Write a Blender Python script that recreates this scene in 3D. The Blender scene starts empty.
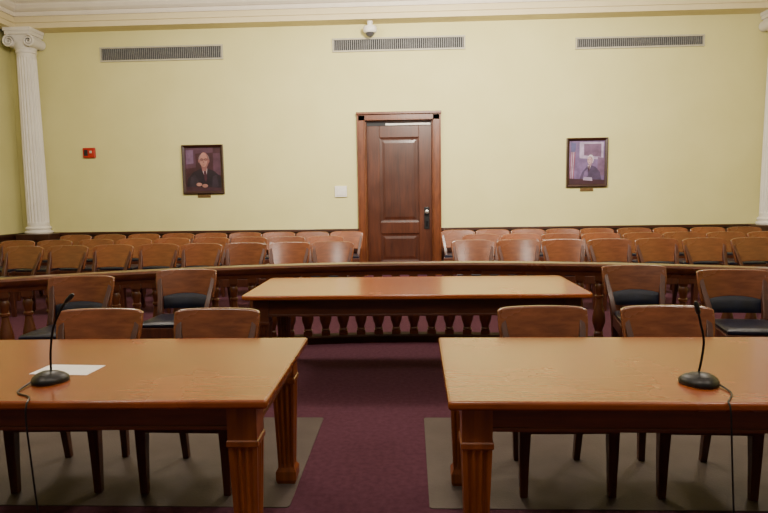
import bpy, bmesh, math, random
from math import sin, cos, pi, radians, sqrt, atan2
from mathutils import Vector, Matrix
random.seed(7)
S = bpy.context.scene
C = S.collection

# ------------------------------------------------------------------ camera
F = 600.0
TILT, YAW, ROLL, CH = radians(5.76), radians(2.55), radians(-0.85), 1.52
R = Matrix.Rotation(YAW, 3, 'Z') @ Matrix.Rotation(pi/2 - TILT, 3, 'X') @ Matrix.Rotation(ROLL, 3, 'Z')
cam = bpy.data.objects.new('camera', bpy.data.cameras.new('camera'))
C.objects.link(cam)
cam.matrix_world = Matrix.Translation((0, 0, CH)) @ R.to_4x4()
cam.data.sensor_width = 36
cam.data.lens = F/768*36
cam.data.clip_start = 0.05
S.camera = cam

def on_wall(px, py, Y):
    d = R @ Vector(((px-384)/F, (256.5-py)/F, -1))
    t = Y/d.y
    return Vector((d.x*t, Y, CH + d.z*t))

# ------------------------------------------------------------------ materials
def new_mat(name):
    m = bpy.data.materials.new(name); m.use_nodes = True
    nt = m.node_tree
    return m, nt, nt.nodes['Principled BSDF']

def lin(c):
    return tuple(((v/255)/12.92 if v/255 <= .04045 else ((v/255+.055)/1.055)**2.4) for v in c) + (1,)

def mottled(name, c1, c2, scale=6, rough=.6, metal=0, bump=0, bscale=None, coat=0, spec=.5, detail=4):
    m, nt, b = new_mat(name)
    tc = nt.nodes.new('ShaderNodeTexCoord')
    n = nt.nodes.new('ShaderNodeTexNoise'); n.inputs['Scale'].default_value = scale; n.inputs['Detail'].default_value = detail
    r = nt.nodes.new('ShaderNodeValToRGB')
    r.color_ramp.elements[0].position = .35; r.color_ramp.elements[1].position = .68
    r.color_ramp.elements[0].color = lin(c1); r.color_ramp.elements[1].color = lin(c2)
    nt.links.new(tc.outputs['Object'], n.inputs['Vector'])
    nt.links.new(n.outputs['Fac'], r.inputs['Fac'])
    nt.links.new(r.outputs['Color'], b.inputs['Base Color'])
    b.inputs['Roughness'].default_value = rough
    b.inputs['Metallic'].default_value = metal
    b.inputs['Coat Weight'].default_value = coat
    b.inputs['Specular IOR Level'].default_value = spec
    if bump:
        n2 = nt.nodes.new('ShaderNodeTexNoise'); n2.inputs['Scale'].default_value = bscale or scale*8
        bp = nt.nodes.new('ShaderNodeBump'); bp.inputs['Strength'].default_value = bump; bp.inputs['Distance'].default_value = .01
        nt.links.new(tc.outputs['Object'], n2.inputs['Vector'])
        nt.links.new(n2.outputs['Fac'], bp.inputs['Height'])
        nt.links.new(bp.outputs['Normal'], b.inputs['Normal'])
    return m

def wood(name, dark, light, stretch=(1, 14, 14), scale=2.2, rough=.32, coat=.3, vary=0.0, spec=.5, blotch=.2, lo=.3, hi=.72, dist=.5):
    m, nt, b = new_mat(name)
    tc = nt.nodes.new('ShaderNodeTexCoord')
    mp = nt.nodes.new('ShaderNodeMapping'); mp.inputs['Scale'].default_value = stretch
    n = nt.nodes.new('ShaderNodeTexNoise'); n.inputs['Scale'].default_value = scale; n.inputs['Detail'].default_value = 7
    n.inputs['Roughness'].default_value = .62; n.inputs['Distortion'].default_value = dist
    r = nt.nodes.new('ShaderNodeValToRGB')
    e = r.color_ramp.elements
    e[0].position = lo; e[1].position = hi
    e[0].color = lin(dark); e[1].color = lin(light)
    nt.links.new(tc.outputs['Object'], mp.inputs['Vector'])
    nt.links.new(mp.outputs['Vector'], n.inputs['Vector'])
    nt.links.new(n.outputs['Fac'], r.inputs['Fac'])
    n2 = nt.nodes.new('ShaderNodeTexNoise'); n2.inputs['Scale'].default_value = 2.3; n2.inputs['Detail'].default_value = 4
    nt.links.new(tc.outputs['Object'], n2.inputs['Vector'])
    hs = nt.nodes.new('ShaderNodeHueSaturation')
    mr = nt.nodes.new('ShaderNodeMapRange'); mr.inputs['To Min'].default_value = 1-blotch; mr.inputs['To Max'].default_value = 1+blotch
    mr.inputs['From Min'].default_value = .2; mr.inputs['From Max'].default_value = .8
    nt.links.new(n2.outputs['Fac'], mr.inputs['Value'])
    if vary:
        oi = nt.nodes.new('ShaderNodeObjectInfo')
        mv = nt.nodes.new('ShaderNodeMapRange'); mv.inputs['To Min'].default_value = 1-vary; mv.inputs['To Max'].default_value = 1+vary
        nt.links.new(oi.outputs['Random'], mv.inputs['Value'])
        mu = nt.nodes.new('ShaderNodeMath'); mu.operation = 'MULTIPLY'
        nt.links.new(mr.outputs['Result'], mu.inputs[0]); nt.links.new(mv.outputs['Result'], mu.inputs[1])
        nt.links.new(mu.outputs['Value'], hs.inputs['Value'])
    else:
        nt.links.new(mr.outputs['Result'], hs.inputs['Value'])
    nt.links.new(r.outputs['Color'], hs.inputs['Color'])
    nt.links.new(hs.outputs['Color'], b.inputs['Base Color'])
    # worn varnish: roughness follows the blotches
    rr = nt.nodes.new('ShaderNodeMapRange'); rr.inputs['To Min'].default_value = rough-.08; rr.inputs['To Max'].default_value = rough+.10
    nt.links.new(n2.outputs['Fac'], rr.inputs['Value']); nt.links.new(rr.outputs['Result'], b.inputs['Roughness'])
    bp = nt.nodes.new('ShaderNodeBump'); bp.inputs['Strength'].default_value = .05; bp.inputs['Distance'].default_value = .004
    nt.links.new(n.outputs['Fac'], bp.inputs['Height']); nt.links.new(bp.outputs['Normal'], b.inputs['Normal'])
    b.inputs['Coat Weight'].default_value = coat; b.inputs['Coat Roughness'].default_value = .15
    b.inputs['Specular IOR Level'].default_value = spec
    return m

M = dict(
    wall=mottled('wall_paint', (210, 205, 143), (215, 210, 149), 1.5, .65, bump=.05, bscale=60, spec=.3),
    beige=mottled('beige_plaster', (214, 201, 160), (220, 207, 166), 2, .7),
    crown=mottled('cream_plaster', (219, 211, 195), (226, 218, 202), 3, .65),
    white=mottled('white_plaster', (222, 218, 211), (230, 226, 219), 3, .6),
    carpet=mottled('plum_carpet', (80, 48, 60), (90, 56, 69), 30, .95, bump=.4, bscale=350, spec=.06, detail=8),
    mat=mottled('chair_mat_vinyl', (84, 75, 70), (94, 84, 79), 4, .5, bump=.15, bscale=120, spec=.2),
    table=wood('oak_table_varnish', (116, 55, 19), (154, 80, 33), stretch=(1, 11, 11), scale=3.0, rough=.25, coat=.4, spec=.4, blotch=.2, lo=.22, hi=.78, dist=1.0),
    table_side=wood('oak_table_frame', (88, 41, 15), (122, 63, 26), rough=.4, coat=.2),
    leg=wood('oak_table_leg', (112, 55, 20), (154, 84, 35), stretch=(14, 14, 1), rough=.36, coat=.25),
    mid=wood('mahogany_table_varnish', (134, 62, 20), (174, 92, 36), stretch=(1, 11, 11), rough=.24, coat=.4, spec=.4, blotch=.18, lo=.22, hi=.78, dist=.8),
    mid_side=wood('mahogany_table_frame', (58, 26, 12), (86, 42, 20), rough=.4, coat=.2),
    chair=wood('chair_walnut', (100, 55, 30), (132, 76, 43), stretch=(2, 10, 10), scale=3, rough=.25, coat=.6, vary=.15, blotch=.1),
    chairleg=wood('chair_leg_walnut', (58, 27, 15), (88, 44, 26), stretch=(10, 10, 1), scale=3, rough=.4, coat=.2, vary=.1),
    leather=mottled('navy_black_leather', (13, 17, 32), (22, 28, 50), 12, .28, bump=.25, bscale=160),
    rail=wood('balustrade_wood', (68, 32, 15), (104, 54, 27), rough=.28, coat=.45),
    baluster=wood('baluster_wood', (74, 37, 18), (110, 60, 30), stretch=(8, 8, 2), rough=.36, coat=.15),
    plinth=wood('balustrade_plinth_wood', (38, 18, 10), (60, 30, 17), rough=.65, coat=0, spec=.15),
    door=wood('door_mahogany', (58, 25, 11), (86, 42, 18), stretch=(12, 12, 1), rough=.38, coat=.2),
    doorpanel=wood('door_panel_mahogany', (50, 21, 9), (76, 36, 16), stretch=(12, 12, 1), rough=.38, coat=.2),
    casing=wood('door_casing_wood', (80, 38, 15), (116, 62, 27), stretch=(10, 10, 2), rough=.38, coat=.2),
    wains=wood('wainscot_wood', (44, 21, 12), (68, 33, 18), stretch=(2, 10, 10), rough=.45),
    black=mottled('black_plastic', (14, 14, 15), (22, 22, 24), 20, .4),
    blackmetal=mottled('black_metal', (20, 20, 22), (30, 30, 33), 20, .35, metal=.6),
    steel=mottled('brushed_steel', (150, 150, 146), (180, 180, 174), 30, .35, metal=.9),
    brass=mottled('aged_brass', (96, 74, 44), (122, 96, 58), 30, .5, metal=.5),
    slat=mottled('vent_grey', (112, 113, 112), (128, 129, 127), 20, .5),
    dark=mottled('vent_shadow', (20, 20, 22), (28, 28, 30), 20, .8),
    vframe=mottled('vent_frame', (172, 168, 146), (184, 180, 158), 20, .5),
    red=mottled('alarm_red', (165, 24, 20), (182, 32, 26), 20, .4),
    wplastic=mottled('white_plastic', (222, 219, 210), (232, 229, 221), 20, .4),
    paper=mottled('white_paper', (232, 230, 226), (242, 240, 236), 8, .8),
    frame=wood('picture_frame_wood', (36, 16, 10), (58, 28, 16), rough=.35),
    glassdark=mottled('dome_glass', (70, 70, 74), (88, 88, 92), 5, .1),
)
def flat(name, c):
    return mottled('print_' + name, tuple(max(0, int(v*.88)) for v in c), tuple(min(255, int(v*1.1)) for v in c), 8, .35)
PR = {k: flat(k, c) for k, c in dict(
    maroon=(62, 36, 44), plum=(82, 54, 70), lilac=(108, 84, 112), suit=(36, 28, 38), suitlight=(50, 40, 52), shirt=(180, 162, 172), skin=(164, 118, 110), skinshade=(130, 88, 88),
    paleskin=(180, 148, 154), paleshade=(152, 120, 132),
    hair=(118, 106, 112), whitehair=(190, 180, 194), tie=(70, 38, 50), violet=(112, 92, 132), blue=(84, 82, 122), flagred=(128, 70, 92), greysuit=(74, 62, 90),
    flagwhite=(164, 148, 172), pale=(168, 150, 182), desk=(62, 38, 48), glasses=(60, 42, 46)).items()}

# ------------------------------------------------------------------ mesh helpers
def obj(name, bm, mats, parent=None, bevel=0, seg=2, smooth=False, loc=None):
    bmesh.ops.recalc_face_normals(bm, faces=bm.faces[:])
    me = bpy.data.meshes.new(name); bm.to_mesh(me); bm.free()
    if not isinstance(mats, (list, tuple)): mats = [mats]
    for m in mats: me.materials.append(m)
    if smooth:
        me.polygons.foreach_set('use_smooth', [True]*len(me.polygons))
        me.set_sharp_from_angle(angle=radians(38))
    o = bpy.data.objects.new(name, me); C.objects.link(o)
    if parent: o.parent = parent
    if loc is not None: o.location = loc
    if bevel:
        b = o.modifiers.new('bevel', 'BEVEL'); b.width = bevel; b.segments = seg; b.limit_method = 'ANGLE'
        b.angle_limit = radians(40)
    return o

def tag(o, label=None, cat=None, group=None, kind=None):
    if label: o['label'] = label
    if cat: o['category'] = cat
    if group: o['group'] = group
    if kind: o['kind'] = kind
    return o

def thing(name, label, cat, loc=(0, 0, 0), rz=0, group=None, kind=None):
    o = bpy.data.objects.new(name, None); C.objects.link(o)
    o.empty_display_size = .1
    o.location = loc; o.rotation_euler = (0, 0, rz)
    return tag(o, label, cat, group, kind)

def copy_thing(root, loc, rz, label, group):
    r = root.copy(); C.objects.link(r); r.location = loc; r.rotation_euler = (0, 0, rz)
    r['label'] = label; r['group'] = group
    for ch in list(root.children):
        c = ch.copy(); C.objects.link(c); c.parent = r
        for g in list(ch.children):
            d = g.copy(); C.objects.link(d); d.parent = c
    return r

def box(bm, x0, x1, y0, y1, z0, z1, mi=0):
    v = [bm.verts.new(p) for p in ((x0,y0,z0),(x1,y0,z0),(x1,y1,z0),(x0,y1,z0),(x0,y0,z1),(x1,y0,z1),(x1,y1,z1),(x0,y1,z1))]
    for f in ((0,3,2,1),(4,5,6,7),(0,1,5,4),(1,2,6,5),(2,3,7,6),(3,0,4,7)):
        bm.faces.new([v[i] for i in f]).material_index = mi

def loft(bm, rings, caps=True):
    vs = [[bm.verts.new(p) for p in r] for r in rings]
    n = len(vs[0])
    for a, b in zip(vs, vs[1:]):
        for i in range(n):
            bm.faces.new((a[i], a[(i+1) % n], b[(i+1) % n], b[i]))
    if caps:
        bm.faces.new(vs[0][::-1]); bm.faces.new(vs[-1])

def lathe(bm, prof, n=16, c=(0, 0)):
    loft(bm, [[(c[0]+r*cos(2*pi*i/n), c[1]+r*sin(2*pi*i/n), z) for i in range(n)] for r, z in prof])

def tube(bm, pts, rad, n=8):
    pts = [Vector(p) for p in pts]
    rings = []
    for i, p in enumerate(pts):
        d = (pts[min(i+1, len(pts)-1)] - pts[max(i-1, 0)]).normalized()
        a = d.orthogonal().normalized() if i == 0 else (a - d*a.dot(d)).normalized()
        b = d.cross(a)
        rr = rad[i] if isinstance(rad, (list, tuple)) else rad
        rings.append([p + (a*cos(2*pi*k/n) + b*sin(2*pi*k/n))*rr for k in range(n)])
    loft(bm, rings)

def smooth_path(pts, sub=6):
    pts = [Vector(p) for p in pts]; out = []
    for i in range(len(pts)-1):
        p0, p1, p2, p3 = pts[max(i-1, 0)], pts[i], pts[i+1], pts[min(i+2, len(pts)-1)]
        for k in range(sub):
            t = k/sub
            out.append(.5*((2*p1)+(p2-p0)*t+(2*p0-5*p1+4*p2-p3)*t*t+(3*p1-p0-3*p2+p3)*t**3))
    out.append(pts[-1]); return out

def prism(bm, poly, z0, z1):
    loft(bm, [[(x, y, z0) for x, y in poly], [(x, y, z1) for x, y in poly]])

def slab(bm, nu, nv, Pf, Pb):
    """closed curved panel: Pf/Pb(u in -1..1, v in 0..1) front and back surface"""
    G = []
    for P in (Pf, Pb):
        G.append([[bm.verts.new(P(-1+2*i/nu, j/nv)) for j in range(nv+1)] for i in range(nu+1)])
    for g in G:
        for i in range(nu):
            for j in range(nv):
                bm.faces.new((g[i][j], g[i+1][j], g[i+1][j+1], g[i][j+1]))
    a, b = G
    for i in range(nu):
        bm.faces.new((a[i][0], a[i+1][0], b[i+1][0], b[i][0])); bm.faces.new((a[i][nv], a[i+1][nv], b[i+1][nv], b[i][nv]))
    for j in range(nv):
        bm.faces.new((a[0][j], a[0][j+1], b[0][j+1], b[0][j])); bm.faces.new((a[nu][j], a[nu][j+1], b[nu][j+1], b[nu][j]))

def rounded(L, D, r, n=5):
    pts = []
    for cx, cy, a0 in ((L/2-r, D/2-r, 0), (-L/2+r, D/2-r, pi/2), (-L/2+r, -D/2+r, pi), (L/2-r, -D/2+r, 1.5*pi)):
        for k in range(n+1):
            a = a0 + pi/2*k/n
            pts.append((cx+r*cos(a), cy+r*sin(a)))
    return pts

# ------------------------------------------------------------------ the setting
WY = 11.4
XL, XR = -7.55, 7.0
CEIL = 5.29
def struct(name, bm, m, label, cat, **k):
    return tag(obj(name, bm, m, **k), label, cat, None, 'structure')

dx0, dx1, dz = on_wall(366, 180, WY).x, on_wall(433, 180, WY).x, 2.92
bm = bmesh.new(); box(bm, XL-.2, XR+.2, -3.5, WY+.3, -.1, 0)
struct('floor', bm, M['carpet'], 'dusty plum carpeted floor', 'floor')
bm = bmesh.new(); box(bm, XL-.2, XR+.2, -3.5, WY+.3, CEIL, CEIL+.1)
struct('ceiling', bm, M['white'], 'white plaster ceiling', 'ceiling')
bm = bmesh.new()
box(bm, XL-.2, dx0, WY, WY+.25, 0, CEIL); box(bm, dx1, XR+.2, WY, WY+.25, 0, CEIL); box(bm, dx0, dx1, WY, WY+.25, dz, CEIL)
struct('wall_back', bm, M['wall'], 'pale yellow-green wall with the door', 'wall')
bm = bmesh.new(); box(bm, XL-.2, XL, -3.5, WY, 0, CEIL)
struct('wall_left', bm, M['wall'], 'pale yellow-green side wall at the left edge', 'wall')
bm = bmesh.new(); box(bm, XR, XR+.2, -3.5, WY, 0, CEIL)
struct('wall_right', bm, M['wall'], 'pale yellow-green side wall at the right edge', 'wall')

cas0, cas1 = on_wall(358, 180, WY).x, on_wall(441, 180, WY).x
WZ = .91
def wainscot(bm, x0, x1):
    box(bm, x0, x1, WY-.03, WY, 0, WZ-.06); box(bm, x0, x1, WY-.06, WY, WZ-.06, WZ); box(bm, x0, x1, WY-.045, WY, 0, .2)
bm = bmesh.new(); wainscot(bm, XL, cas0)
struct('baseboard_left', bm, M['wains'], 'dark wood wainscot left of the door', 'wainscot', bevel=.008)
bm = bmesh.new(); wainscot(bm, cas1, XR)
struct('baseboard_right', bm, M['wains'], 'dark wood wainscot right of the door', 'wainscot', bevel=.008)
bm = bmesh.new(); box(bm, XL, XL+.03, -3.5, WY-.06, 0, WZ-.06); box(bm, XL, XL+.06, -3.5, WY-.06, WZ-.06, WZ)
struct('baseboard_side', bm, M['wains'], 'dark wood wainscot on the left side wall', 'wainscot', bevel=.008)

ZE = 4.67
arch = [(0, ZE), (.34, ZE), (.34, ZE+.09), (.36, ZE+.10), (.36, ZE+.20), (0, ZE+.20)]
crown = [(0, ZE+.20), (.39, ZE+.20), (.40, ZE+.23), (.40, ZE+.27), (.43, ZE+.28), (.47, ZE+.31), (.50, ZE+.36), (.50, ZE+.39),
         (.55, ZE+.42), (.60, ZE+.48), (.62, ZE+.54), (.62, CEIL), (0, CEIL)]
def run(bm, prof):
    loft(bm, [[(x, WY-p, z) for p, z in prof] for x in (XL, XR)])
    loft(bm, [[(XL+p, y, z) for p, z in prof] for y in (-3.5, WY-.01)])
    loft(bm, [[(XR-p, y, z) for p, z in prof] for y in (-3.5, WY-.01)])
bm = bmesh.new(); run(bm, arch)
struct('trim_1', bm, M['beige'], 'beige architrave band below the ceiling', 'molding')
bm = bmesh.new(); run(bm, crown)
struct('trim_2', bm, M['crown'], 'cream stepped crown molding', 'molding')

# door
door = thing('door_1', 'dark mahogany panelled door with wide wood casing', 'door', ((dx0+dx1)/2, WY, 0), 0, None, 'structure')
W2 = (dx1-dx0)/2; CW = (cas1-cas0)/2
bm = bmesh.new()
for s in (-1, 1):
    a, b = sorted((s*W2, s*CW))
    box(bm, a, b, -.05, .0, 0, dz+.1)
    a, b = sorted((s*(CW-.03), s*CW)); box(bm, a, b, -.075, 0, 0, dz+.1)
    a, b = sorted((s*W2, s*(W2+.025))); box(bm, a, b, -.065, 0, 0, dz)
    a, b = sorted((s*(W2-.02), s*W2)); box(bm, a, b, 0, .2, 0, dz)
box(bm, -CW, CW, -.05, 0, dz, dz+.13); box(bm, -CW-.01, CW+.01, -.085, 0, dz+.11, dz+.155)
box(bm, -W2, W2, -.065, 0, dz, dz+.025); box(bm, -W2, W2, 0, .2, dz-.02, dz)
obj('casing', bm, M['casing'], door, bevel=.006)
bm = bmesh.new()
wi, hi = W2-.02, dz-.085
y0, y1 = .09, .14
st = .24
box(bm, -wi, -wi+st, y0, y1, 0, hi); box(bm, wi-st, wi, y0, y1, 0, hi)
PZ = ((.26, .80), (1.02, hi-.22))
for z0, z1 in ((0, .26), (.80, 1.02), (hi-.22, hi)):
    box(bm, -wi+st, wi-st, y0, y1, z0, z1)
slabo = obj('door_leaf', bm, M['door'], door, bevel=.006)
for z0, z1 in PZ:
    bm = bmesh.new()
    a = wi-st
    rings = []
    for ins, yy in ((0, .118), (.0, .102), (.03, .108), (.05, .109), (.10, .101)):
        rings.append([(-a+ins, yy, z0+ins), (a-ins, yy, z0+ins), (a-ins, yy, z1-ins), (-a+ins, yy, z1-ins)])
    loft(bm, rings)
    obj('door_panel', bm, M['doorpanel'], slabo)
bm = bmesh.new(); box(bm, -wi+.36, wi-.02, .06, .12, dz-.08, dz-.045)  # pale bar stands in for light showing through the gap above the leaf
tag(obj('light_gap_strip', bm, M['wplastic'], door), 'pale strip for the light gap above the door leaf')
hx = on_wall(427, 220, WY).x - (dx0+dx1)/2
bm = bmesh.new(); box(bm, hx-.05, hx+.05, .075, .095, .88, 1.30)
hp = obj('lock_plate', bm, M['black'], door, bevel=.006)
bm = bmesh.new(); tube(bm, [(hx, .08, 1.21), (hx, .04, 1.21), (hx, .03, 1.21), (hx, .0, 1.21), (hx, -.01, 1.21)], [.018, .018, .034, .038, .018], 14)
tag(obj('knob', bm, M['steel'], hp, smooth=True), 'dull steel knob')
bm = bmesh.new(); tube(bm, [(hx, .08, 1.02), (hx, .05, 1.02)], .02, 12); box(bm, hx-.015, hx+.015, .03, .05, .96, 1.04)
obj('latch', bm, M['blackmetal'], hp)

# columns
def column(cx, cy, label):
    k = .79
    t = thing('column', label, 'column', (cx, cy, 0), 0, 'fluted columns at the ends of the back wall')
    bm = bmesh.new(); box(bm, -.29, .29, -.2, .18, 0, .78); box(bm, -.32, .32, -.23, .18, .78, .90); box(bm, -.31, .31, -.22, .18, 0, .2)
    tag(obj('pedestal', bm, M['wains'], t, bevel=.01), 'dark wood pedestal')
    bm = bmesh.new()
    lathe(bm, [(r*k, z) for r, z in [(.29, .90), (.30, .91), (.31, .93), (.30, .95), (.265, .96), (.26, .98), (.28, .99), (.285, 1.01), (.27, 1.03), (.245, 1.04), (.245, 1.05)]], 32)
    obj('base', bm, M['white'], t, smooth=True)
    bm = bmesh.new()
    NF, PP = 20, 8
    def ring(r, z, dep):
        out = []
        for i in range(NF*PP):
            a = 2*pi*i/(NF*PP); q = (i % PP)/PP
            d = dep*sin(pi*min(max((q-.12)/.76, 0), 1))
            out.append(((r-d)*k*cos(a), (r-d)*k*sin(a), z))
        return out
    rs = [ring(.24, 1.05, 0), ring(.24, 1.10, 0), ring(.238, 1.14, .022)]
    for j in range(1, 8):
        f = j/8; rs.append(ring(.238-.03*f**1.5, 1.14+2.98*f, .022))
    rs += [ring(.208, 4.14, .02), ring(.208, 4.18, 0), ring(.208, 4.24, 0)]
    loft(bm, rs)
    obj('shaft', bm, M['white'], t)
    bm = bmesh.new()
    lathe(bm, [(r*k, z) for r, z in [(.208, 4.24), (.225, 4.25), (.225, 4.28), (.215, 4.29), (.25, 4.36), (.27, 4.40), (.25, 4.44)]], 32)
    box(bm, -.20, .20, -.2, .18, 4.43, 4.55); box(bm, -.235, .235, -.24, .18, 4.55, 4.61); box(bm, -.255, .255, -.26, .18, 4.61, ZE)
    cap = obj('capital', bm, M['white'], t, smooth=True)
    for s in (-1, 1):
        bm = bmesh.new()
        pts, rad = [], []
        for q in range(46):
            a = q/45*2*pi*2.1; rr = .105*(1-q/45*.85)
            pts.append((s*(.185 + rr*sin(a)), -.215, 4.435 + rr*cos(a))); rad.append(.019*(1-q/45*.5))
        tube(bm, pts, rad, 8)
        rings = []
        for yy in (-.20, .17):
            rings.append([(s*.185+.095*cos(2*pi*q/24), yy, 4.435+.095*sin(2*pi*q/24)) for q in range(24)])
        loft(bm, rings)
        obj('volute', bm, M['white'], cap, smooth=True)
    return t
column(on_wall(32.5, 140, WY-.2).x, WY-.2, 'white fluted column with scroll capital in the left corner')
column(on_wall(761, 140, WY-.2).x+.24, WY-.2, 'white fluted column cut off by the right edge')

# ------------------------------------------------------------------ things on the wall
def wall_rect(x0, y0, x1, y1):
    a = on_wall((x0+x1)/2, (y0+y1)/2, WY)
    w = on_wall(x1, (y0+y1)/2, WY).x - on_wall(x0, (y0+y1)/2, WY).x
    h = on_wall((x0+x1)/2, y0, WY).z - on_wall((x0+x1)/2, y1, WY).z
    return a, w, h

def vent(px, label):
    c, w, h = wall_rect(*px)
    t = thing('air_vent', label, 'vent', (c.x, WY, c.z), 0, 'long wall vents under the cornice')
    bm = bmesh.new(); e = .03
    box(bm, -w/2, w/2, -.03, 0, h/2-e, h/2); box(bm, -w/2, w/2, -.03, 0, -h/2, -h/2+e)
    box(bm, -w/2, -w/2+e, -.03, 0, -h/2+e, h/2-e); box(bm, w/2-e, w/2, -.03, 0, -h/2+e, h/2-e)
    obj('frame', bm, M['vframe'], t, bevel=.004)
    bm = bmesh.new(); box(bm, -w/2+e, w/2-e, -.006, 0, -h/2+e, h/2-e); obj('backing', bm, M['dark'], t)
    bm = bmesh.new(); n = 62
    for i in range(n):
        x = -w/2+e + (i+.5)*(w-2*e)/n
        box(bm, x-.008, x+.008, -.026, -.006, -h/2+e, h/2-e)
    obj('slats', bm, M['slat'], t)
vent((100, 46, 223, 61), 'grey slatted vent high above the red alarm, leftmost of three')
vent((332, 37, 465, 51), 'grey slatted vent above the door under the domed camera')
vent((575, 36, 704, 48), 'grey slatted vent above the right portrait, rightmost of three')

def shape_poly(bm, pts, w, h, y, mi):
    f = bm.faces.new([bm.verts.new((x*w, y, z*h)) for x, z in pts]); f.material_index = mi
def ell(cx, cz, rx, rz, n=20):
    return [(cx+rx*cos(2*pi*k/n), cz+rz*sin(2*pi*k/n)) for k in range(n)]

def picture(px, label, shapes):
    c, w, h = wall_rect(*px)
    t = thing('framed_photograph', label, 'picture', (c.x, WY, c.z), 0, 'framed portraits on the back wall')
    e = .05
    bm = bmesh.new()
    prof = [(0, 0), (0, -.045), (.012, -.05), (e-.012, -.038), (e, -.03), (e, 0)]
    rings = []
    for sx, sz in ((-1, -1), (1, -1), (1, 1), (-1, 1)):
        rings.append([(sx*(w/2-p), yy, sz*(h/2-p)) for p, yy in prof])
    vs = [[bm.verts.new(p) for p in r] for r in rings]
    for i in range(4):
        a, b = vs[i], vs[(i+1) % 4]
        for k in range(len(prof)-1):
            bm.faces.new((a[k], a[k+1], b[k+1], b[k]))
    obj('frame', bm, M['frame'], t)
    keys = []
    bm = bmesh.new(); y = -.012
    W, H = w-2*e+.01, h-2*e+.01
    for k, pts in shapes:
        if k not in keys: keys.append(k)
        shape_poly(bm, pts, W, H, y, keys.index(k)); y -= .0006
    obj('photograph', bm, [PR[k] for k in keys], t)
def big(shapes, cx, cz, s):
    return [(k, [(min(.5, max(-.5, cx+(x-cx)*s)), min(.5, max(-.5, cz+(z-cz)*s))) for x, z in p]) for k, p in shapes]
full = [(-.5, -.5), (.5, -.5), (.5, .5), (-.5, .5)]
picture((183, 145, 224, 194), 'dark framed portrait of a suited man in glasses, left of the door', [
    ('maroon', full), ('plum', [(-.5, .02), (-.2, .05), (-.2, .5), (-.5, .5)]), ('lilac', [(-.46, .12), (-.26, .14), (-.26, .44), (-.46, .44)]),
    ('plum', [(.28, -.1), (.5, -.14), (.5, .36), (.28, .36)]), ('plum', [(-.2, .36), (.28, .38), (.28, .5), (-.2, .5)])] + big([
    ('suit', [(-.42, -.5), (.46, -.5), (.42, -.12), (.26, .0), (.1, .05), (-.06, .05), (-.24, -.02), (-.38, -.16)]),
    ('suitlight', [(-.36, -.4), (-.3, -.12), (-.2, -.06), (-.12, -.2), (-.2, -.4)]), ('suitlight', [(.2, -.36), (.22, -.1), (.32, -.08), (.36, -.3)]),
    ('shirt', [(-.03, .05), (.1, .05), (.06, -.2)]), ('tie', [(.01, .02), (.07, .02), (.09, -.16), (.06, -.22), (.02, -.16)]),
    ('skinshade', [(-.04, .1), (.1, .1), (.08, .0), (-.02, .0)]),
    ('hair', ell(.03, .225, .13, .125)), ('skinshade', ell(.035, .21, .108, .158)), ('skin', ell(.02, .222, .09, .143)),
    ('skinshade', ell(-.09, .2, .018, .035)), ('skinshade', ell(.145, .2, .018, .035)),
    ('glasses', ell(-.025, .225, .04, .024)), ('glasses', ell(.075, .225, .04, .024)),
    ('skinshade', ell(-.025, .223, .032, .018)), ('skinshade', ell(.075, .223, .032, .018)),
    ('glasses', [(.01, .226), (.04, .226), (.04, .232), (.01, .232)]), ('skinshade', [(.01, .21), (.035, .16), (.005, .16)]), ('tie', [(0, .122), (.05, .122), (.045, .116), (.005, .116)]),
    ], .02, .25, 1.15) + [
    ('desk', [(-.5, -.5), (.5, -.5), (.5, -.42), (-.5, -.38)]), ('skin', ell(-.12, -.34, .08, .04)), ('skin', ell(.04, -.37, .08, .04)),
])
picture((566, 138, 607, 187), 'violet-toned framed portrait of a white-haired person by a flag, right of the door', [
    ('violet', full), ('pale', [(-.2, .1), (.46, .06), (.46, .46), (-.2, .46)]), ('lilac', [(-.08, .16), (.4, .12), (.4, .42), (-.08, .42)]),
    ('lilac', [(.3, -.3), (.5, -.3), (.5, .1), (.3, .12)]),
    ('flagred', [(-.48, -.45), (-.36, -.45), (-.30, .44), (-.44, .46)]), ('flagwhite', [(-.45, -.4), (-.43, -.4), (-.40, .3), (-.42, .3)]),
    ('flagwhite', [(-.41, -.4), (-.385, -.4), (-.345, .3), (-.37, .3)]), ('blue', [(-.44, .24), (-.32, .24), (-.30, .44), (-.44, .46)])] + big([
    ('greysuit', [(-.26, -.55), (.46, -.55), (.38, -.22), (.26, -.1), (.14, -.06), (.02, -.07), (-.14, -.22)]),
    ('violet', [(-.14, -.42), (-.06, -.2), (.02, -.14), (.04, -.3)]),
    ('shirt', [(.02, -.05), (.12, -.05), (.06, -.22)]), ('tie', [(.045, -.07), (.085, -.07), (.08, -.16), (.06, -.22), (.04, -.16)]),
    ('paleshade', [(.05, .0), (.14, .0), (.125, -.07), (.06, -.07)]),
    ('whitehair', ell(.105, .085, .09, .112)), ('paleshade', ell(.09, .058, .078, .098)), ('paleskin', ell(.07, .06, .06, .085)),
    ('glasses', ell(.035, .075, .012, .007)), ('glasses', ell(.09, .075, .012, .007)), ('tie', [(.04, .012), (.085, .012), (.075, .004), (.05, .004)]),
    ], .09, -.22, .95) + [
    ('desk', [(-.5, -.5), (.5, -.5), (.5, -.4), (-.5, -.36)]), ('pale', [(-.1, -.4), (.16, -.42), (.14, -.34), (-.08, -.33)]),
])
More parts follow.
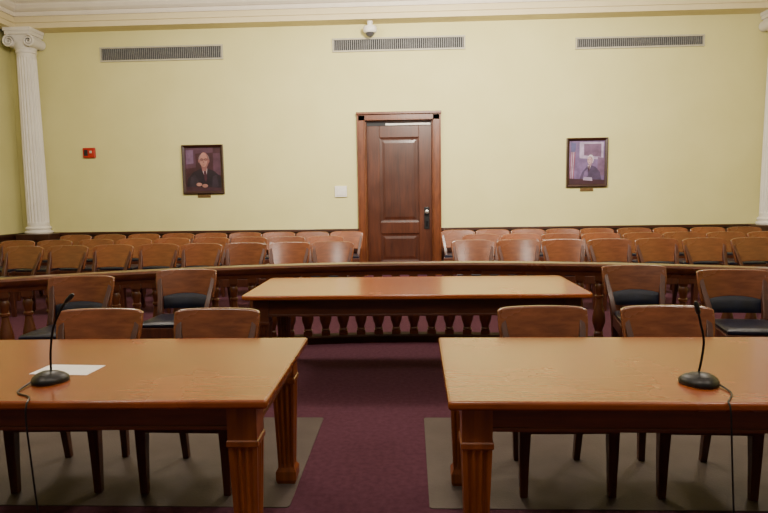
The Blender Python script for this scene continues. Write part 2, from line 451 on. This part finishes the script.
for px, lab in (((198, 194, 211, 197.5), 'small brass plaque under the left portrait'), ((580, 187.8, 593, 191.2), 'small brass plaque under the right portrait')):
    c, w, h = wall_rect(*px)
    bm = bmesh.new(); box(bm, -w/2, w/2, -.015, 0, -h/2, h/2)
    tag(obj('wall_plaque', bm, M['brass'], loc=(c.x, WY, c.z), bevel=.004), lab, 'plaque', 'plaques under the portraits')

c, w, h = wall_rect(84, 148, 96, 158)
t = thing('wall_alarm', 'small red fire alarm box on the wall left of the portrait', 'wall alarm', (c.x, WY, c.z))
bm = bmesh.new(); box(bm, -w/2, w/2, -.05, 0, -h/2, h/2); obj('body', bm, M['red'], t, bevel=.012)
bm = bmesh.new(); box(bm, w*.08, w*.26, -.06, -.05, -h*.05, h*.2); tag(obj('strobe_lens', bm, M['vframe'], t, bevel=.006), 'small pale strobe lens')
bm = bmesh.new(); box(bm, -w*.38, -w*.08, -.056, -.05, -h*.3, h*.3); obj('sounder_grille', bm, M['dark'], t, bevel=.004)

c, w, h = wall_rect(335, 186, 347, 197)
bm = bmesh.new(); box(bm, -w/2, w/2, -.03, 0, -h/2, h/2); box(bm, -w*.35, w*.35, -.038, -.03, -h*.35, h*.35)
tag(obj('switch_plate', bm, M['wplastic'], bevel=.01, loc=(c.x, WY, c.z)), 'plain cream square plate on the wall left of the door casing', 'wall plate')

c = on_wall(370, 32, WY-.2)
t = thing('security_camera', 'white dome security camera under the cornice above the door', 'camera', (c.x, WY-.18, ZE))
bm = bmesh.new(); lathe(bm, [(.10, -.205), (.105, -.20), (.125, -.17), (.125, -.11), (.11, -.09), (.05, -.085), (.05, 0)], 24)
obj('housing', bm, M['wplastic'], t, smooth=True)
bm = bmesh.new(); lathe(bm, [(.012, -.275), (.045, -.262), (.07, -.24), (.08, -.205)], 24); tag(obj('dome', bm, M['glassdark'], t, smooth=True), 'grey lens dome')
bm = bmesh.new(); box(bm, -.05, .05, .10, .18, -.17, -.10); obj('bracket', bm, M['wplastic'], t, bevel=.008)

# ------------------------------------------------------------------ chairs
def make_chair(label, group, W, HZ, padded, soft):
    t = thing('wooden_chair', label, 'chair', (0, 0, 0), 0, group)
    def part(name, bm, m, **k):
        bmesh.ops.scale(bm, vec=(W, 1, HZ), verts=bm.verts[:])
        return obj(name, bm, m, t, **k)
    if soft:
        def zt(u): return .866 - .010*u*u - .026*abs(u)**8
    else:
        def zt(u): return .862 - .006*u*u - .014*abs(u)**12
    if padded:
        def zb(u): return .60 + .045*(1-u*u)
    else:
        def zb(u): return .545 + .02*(1-u*u)
    def yc(x, z): return .350 + (z-.78)*.30 + .022*(1-(x/.25)**2)
    def crest(off):
        def P(u, v):
            z = zb(u) + (zt(u)-zb(u))*v
            x = .252*u*(.91+.09*min(1, max(0, (z-.56)/.2)))
            return (x, yc(x, z)+off, z)
        return P
    bm = bmesh.new(); slab(bm, 20, 6, crest(-.015), crest(.015))
    part('crest_rail' if padded else 'back_panel', bm, M['chair'], bevel=.008, seg=3, smooth=True)
    if padded:
        def pad(off, bul):
            def P(u, v):
                z0, z1 = .51, zb(u*.8)+.012
                z = z0+(z1-z0)*v
                x = u*(.182+.03*v)
                return (x, yc(x, z)+off-bul*(1-u**4)*(1-(2*v-1)**4), z)
            return P
        bm = bmesh.new(); slab(bm, 12, 6, pad(-.008, .018), pad(.012, 0))
        tag(part('back_pad', bm, M['leather'], smooth=True), 'dark navy leather back pad')
    bm = bmesh.new()
    prism(bm, [(-.237, -.237), (.237, -.237), (.195, .215), (-.195, .215)], .335, .435)
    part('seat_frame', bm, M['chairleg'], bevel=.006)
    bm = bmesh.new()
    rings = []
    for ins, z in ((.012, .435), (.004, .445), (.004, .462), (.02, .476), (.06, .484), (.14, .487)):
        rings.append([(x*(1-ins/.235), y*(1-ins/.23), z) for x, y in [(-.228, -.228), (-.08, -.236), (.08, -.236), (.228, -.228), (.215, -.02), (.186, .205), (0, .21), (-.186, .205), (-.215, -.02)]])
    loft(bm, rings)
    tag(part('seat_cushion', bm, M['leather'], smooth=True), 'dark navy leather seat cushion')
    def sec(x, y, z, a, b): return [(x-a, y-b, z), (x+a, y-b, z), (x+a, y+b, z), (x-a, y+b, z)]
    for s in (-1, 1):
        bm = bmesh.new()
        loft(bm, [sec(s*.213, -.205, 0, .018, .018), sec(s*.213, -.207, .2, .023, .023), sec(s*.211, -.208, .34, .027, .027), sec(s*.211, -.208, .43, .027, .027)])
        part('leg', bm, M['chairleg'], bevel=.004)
        bm = bmesh.new()
        pts = [(.165, .225, 0, .017, .018), (.172, .205, .2, .020, .022), (.182, .198, .40, .022, .026), (.19, .23, .52, .020, .022), (.205, .295, .65, .019, .018), (.218, .334, .74, .017, .014), (.222, .36, .80, .014, .01)]
        loft(bm, [sec(s*x, y, z, a, b) for x, y, z, a, b in pts])
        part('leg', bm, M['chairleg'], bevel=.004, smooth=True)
    return t

G1 = 'chairs tucked at the two front tables'
G2 = 'chairs standing in front of the balustrade'
protos = {}
def place(kind, x, y, rz, label, group, z=0):
    W, HZ, padded, soft = dict(plain=(1.03, 1.0, False, False), padded=(1.12, 1.0, True, False), gallery=(1.2, 1.03, False, True))[kind]
    if kind not in protos:
        p = protos[kind] = make_chair(label, group, W, HZ, padded, soft); p.location = (x, y, z); p.rotation_euler = (0, 0, rz); return p
    return copy_thing(protos[kind], (x, y, z), rz, label, group)

place('plain', -1.865, 3.13, .03, 'wooden chair tucked behind the left front table, directly behind its microphone', G1, .004)
place('plain', -1.165, 3.12, -.02, 'wooden chair tucked behind the left front table, nearer the central gap', G1, .004)
place('plain', .77, 3.12, .02, 'wooden chair tucked behind the right front table, nearer the central gap', G1, .004)
place('plain', 1.46, 3.11, -.03, 'wooden chair tucked behind the right front table, directly behind its microphone', G1, .004)
place('padded', -2.84, 4.72, .10, 'chair with dark leather pad, farther left of the central table', G2)
place('padded', -2.08, 5.14, .06, 'chair with dark leather pad standing just left of the central table', G2)
place('padded', 2.00, 5.14, -.06, 'chair with dark leather pad standing just right of the central table', G2)
place('padded', 2.66, 4.76, -.10, 'chair with dark leather pad, farther right of the central table', G2)

ORD = ['first', 'second', 'third', 'fourth', 'fifth', 'sixth', 'seventh', 'eighth', 'ninth', 'tenth']
rows = [('front', 'nearest the balustrade', 8.08, 8, 8, -1.10, .88, .009), ('middle', 'between two rows', 9.30, 9, 9, -1.38, 1.14, .007), ('back', 'along the wall', 10.55, 9, 9, -1.16, .86, .004)]
for rn, where, Y0, nl, nr, xl, xr, cu in rows:
    for side, n, x0, sg in (('left', nl, xl, -1), ('right', nr, xr, 1)):
        for k in range(n):
            x = x0 + sg*.624*k + random.uniform(-.006, .006)
            y = Y0 - cu*x*x + random.uniform(-.03, .03)
            place('gallery', x, y, 2*cu*x + random.uniform(-.02, .02),
                  '%s chair %s of the aisle in the %s audience row %s' % (ORD[k], side, rn, where), '%s row of audience chairs %s of the aisle' % (rn, side))

# ------------------------------------------------------------------ tables
def fl_sec(hf, dep, z, cx, cy):
    """square section with three flutes on each face"""
    side = []
    n = 3
    m = hf*.22
    side.append((-hf, -hf))
    g = (2*hf-2*m)/n
    for i in range(n):
        a = -hf+m+i*g
        for q, d in ((.12, 0), (.3, .8), (.5, 1), (.7, .8), (.88, 0)):
            side.append((a+q*g, -hf+dep*d))
    out = []
    for k in range(4):
        c, s = cos(k*pi/2), sin(k*pi/2)
        out += [(cx+x*c-y*s, cy+x*s+y*c, z) for x, y in side]
    return out

def table(name, label, cx, cy, L, D, H, mt, ms, ml, group=None, raise_far=0, rz=0, corner=.015, ov=.055, leg=.058, ap=.138):
    t = thing(name, label, 'table', (cx, cy, 0), rz, group)
    bm = bmesh.new(); prism(bm, rounded(L, D, corner), H-.036, H)
    obj('tabletop', bm, mt, t, bevel=.011, seg=3, smooth=True)
    bm = bmesh.new()
    a, b = L/2-ov-.012, D/2-ov-.012
    for x0, x1, y0, y1 in ((-a, a, -b, -b+.025), (-a, a, b-.025, b), (-a, -a+.025, -b+.025, b-.025), (a-.025, a, -b+.025, b-.025)):
        box(bm, x0, x1, y0, y1, H-ap+.003, H-.036)
    e = .008
    for x0, x1, y0, y1 in ((-a-e, a+e, -b-e, -b+.02), (-a-e, a+e, b-.02, b+e), (-a-e, -a+.02, -b, b), (a-.02, a+e, -b, b)):
        box(bm, x0, x1, y0, y1, H-ap, H-ap+.016); box(bm, x0, x1, y0, y1, H-.052, H-.036)
    obj('apron', bm, ms, t, bevel=.003)
    h2 = H-ap-.045
    for sx in (-1, 1):
        for sy in (-1, 1):
            x, y = sx*(L/2-ov-leg), sy*(D/2-ov-leg)
            z0 = raise_far if sy > 0 else 0
            bm = bmesh.new()
            l = leg
            rings = [fl_sec(l*.80, 0, z0, x, y), fl_sec(l*.92, 0, z0+.02, x, y), fl_sec(l*.92, 0, .07, x, y), fl_sec(l*.72, 0, .09, x, y), fl_sec(l*.72, .006, .11, x, y),
                     fl_sec(l*.98, .009, h2-.04, x, y), fl_sec(l*.98, 0, h2-.025, x, y), fl_sec(l*1.08, 0, h2-.02, x, y), fl_sec(l*1.08, 0, h2, x, y),
                     fl_sec(l, 0, h2+.005, x, y), fl_sec(l, 0, H-.036, x, y)]
            loft(bm, rings)
            obj('leg', bm, ml, t)
    return t
table('wooden_table', 'long oak table with fluted legs in the left foreground', -1.755, 2.665, 2.4, 1.02, .76, M['table'], M['table_side'], M['leg'], 'front tables', .004, radians(.8))
table('wooden_table', 'long oak table with fluted legs in the right foreground', 1.338, 2.655, 2.4, 1.02, .76, M['table'], M['table_side'], M['leg'], 'front tables', .004, radians(-.6))
table('wooden_table', 'large glossy reddish table in the centre before the balustrade', .03, 5.09, 2.72, 1.06, .76, M['mid'], M['mid_side'], M['mid_side'], None, 0, 0, .05, .08, .06, .18)

# chair mats
for x0, x1, lab in ((-2.75, -.61, 'flat grey-brown floor mat under the left front table chairs'), (.08, 2.35, 'flat grey-brown floor mat under the right front table chairs')):
    bm = bmesh.new(); prism(bm, rounded(x1-x0, 1.2, .02), 0, .004)
    tag(obj('floor_mat', bm, M['mat'], loc=((x0+x1)/2, 3.39, 0)), lab, 'mat', 'floor mats under the front chairs')

# ------------------------------------------------------------------ balustrade
RY, RC = 6.2, .075
bal = thing('balustrade', 'long curved wooden balustrade with turned balusters behind the central table', 'railing', (0, RY, 0))
path = [(-4.4+8.8*i/60) for i in range(61)]
def sweep(bm, sec):
    rings = []
    for x in path:
        n = Vector((2*RC*x, 1, 0)).normalized()
        rings.append([(x+n.x*o, -RC*x*x+n.y*o, z) for o, z in sec])
    loft(bm, rings)
bm = bmesh.new(); sweep(bm, [(-.045, .71), (-.05, .745), (-.065, .755), (-.082, .78), (-.085, .81), (-.07, .83), (-.03, .838), (.03, .838), (.07, .83), (.085, .81), (.082, .78), (.065, .755), (.05, .745), (.045, .71)])
obj('top_rail', bm, M['rail'], bal, smooth=True)
bm = bmesh.new(); sweep(bm, [(-.075, 0), (-.075, .07), (-.06, .085), (.06, .085), (.075, .07), (.075, 0)])
obj('bottom_rail', bm, M['plinth'], bal)
bmb = bmesh.new()
box(bmb, -.044, .044, -.044, .044, .085, .13)
lathe(bmb, [(.038, .13), (.045, .14), (.036, .155), (.042, .185), (.058, .23), (.064, .27), (.058, .32), (.044, .39), (.034, .44), (.030, .48), (.041, .49), (.041, .51), (.031, .52), (.036, .56), (.044, .60), (.032, .63), (.040, .64), (.040, .66)], 14)
box(bmb, -.044, .044, -.044, .044, .66, .712)
b0 = obj('baluster', bmb, M['baluster'], bal, smooth=True)
first = True
x = -4.3
while x < 4.32:
    b = b0 if first else b0.copy()
    if not first:
        C.objects.link(b); b.parent = bal
    first = False
    b.location = (x, -RC*x*x, 0); b.rotation_euler = (0, 0, -math.atan(2*RC*x))
    x += .185/sqrt(1+(2*RC*x)**2)

# ------------------------------------------------------------------ microphones and paper
def microphone(x, y, label, neck, cable):
    t = thing('desk_microphone', label, 'microphone', (x, y, .76), 0, 'gooseneck microphones on the front tables')
    bm = bmesh.new()
    rings = []
    for r, z in ((.98, 0), (1, .006), (1, .014), (.93, .024), (.75, .034), (.5, .042), (.25, .046)):
        rings.append([(.075*r*cos(a), .066*r*sin(a)+(.01*r*cos(2*a)), z) for a in [2*pi*k/28 for k in range(28)]])
    loft(bm, rings)
    base = obj('base', bm, M['black'], t, smooth=True)
    bm = bmesh.new(); box(bm, -.014, .014, -.052, -.03, .022, .038); obj('talk_button', bm, M['blackmetal'], base, bevel=.003)
    pts = smooth_path(neck, 8)
    bm = bmesh.new(); tube(bm, pts, .0048, 8); obj('gooseneck', bm, M['blackmetal'], t, smooth=True)
    d = (pts[-1]-pts[-3]).normalized(); p = pts[-1]
    bm = bmesh.new(); tube(bm, [p-d*.004, p, p+d*.012, p+d*.04, p+d*.05], [.005, .0085, .010, .010, .005], 12); obj('microphone_head', bm, M['black'], t, smooth=True)
    bm = bmesh.new(); tube(bm, smooth_path(cable, 8), .0035, 6); obj('cable', bm, M['black'], t, smooth=True)
microphone(-1.53, 2.41, 'black gooseneck microphone on the left front table beside the paper',
           [(-.005, .02, .04), (.0, .02, .13), (.02, .02, .23), (.06, .02, .31), (.08, .02, .335)],
           [(-.06, -.03, .008), (-.04, -.15, .004), (.04, -.205, .004), (.07, -.255, .004), (.075, -.275, -.008), (.075, -.282, -.06), (.08, -.28, -.2), (.10, -.28, -.5), (.13, -.26, -.755)])
microphone(1.14, 2.37, 'black gooseneck microphone standing on the right front table',
           [(.005, .02, .04), (.015, .02, .10), (.02, .02, .17), (.005, .02, .24), (-.005, .02, .28)],
           [(.06, -.03, .008), (.06, -.12, .004), (.02, -.19, .004), (.0, -.218, .003), (-.002, -.236, -.01), (.0, -.243, -.06), (.01, -.24, -.2), (.03, -.24, -.5), (.05, -.21, -.755)])
bm = bmesh.new(); prism(bm, rounded(.27, .15, .003, 2), 0, .0012)
o = tag(obj('paper_sheet', bm, M['paper'], loc=(-1.55, 2.58, .7601)), 'white sheet of paper lying on the left front table', 'paper'); o.rotation_euler = (0, 0, -.06)

# ------------------------------------------------------------------ light
w = bpy.data.worlds.new('World'); S.world = w; w.use_nodes = True
w.node_tree.nodes['Background'].inputs[0].default_value = (1, .9, .8, 1)
w.node_tree.nodes['Background'].inputs[1].default_value = .14
COL = (1, .885, .745)
def lamp(x, y, z, e, r=.35):
    l = bpy.data.lights.new('ceiling_lamp', 'POINT'); l.energy = e; l.shadow_soft_size = r; l.color = COL
    o = bpy.data.objects.new('ceiling_lamp', l); C.objects.link(o); o.location = (x, y, z)
def added_wall_wash(x, y, z, e, tx, tz, ang=130):  # unseen spots, added to brighten the back wall while the floor stays dark
    l = bpy.data.lights.new('added_wall_wash_spot', 'SPOT'); l.energy = e; l.shadow_soft_size = .3; l.color = COL
    l.spot_size = radians(ang); l.spot_blend = .9
    o = bpy.data.objects.new('added_wall_wash_spot', l); C.objects.link(o); o.location = (x, y, z)
    o.rotation_euler = (Vector((tx, WY, tz)) - o.location).to_track_quat('-Z', 'Y').to_euler()
added_wall_wash(-3.0, 7.0, 4.4, 400, -3.4, 2.4); added_wall_wash(.5, 7.0, 4.4, 1500, .5, 2.3, 125); added_wall_wash(3.4, 7.0, 4.4, 400, 3.8, 2.4)
for x in (-3, 0, 3):
    lamp(x*1.2, 6.2, 4.4, 215)
    lamp(x*.93, 1.0, 4.4, 120)
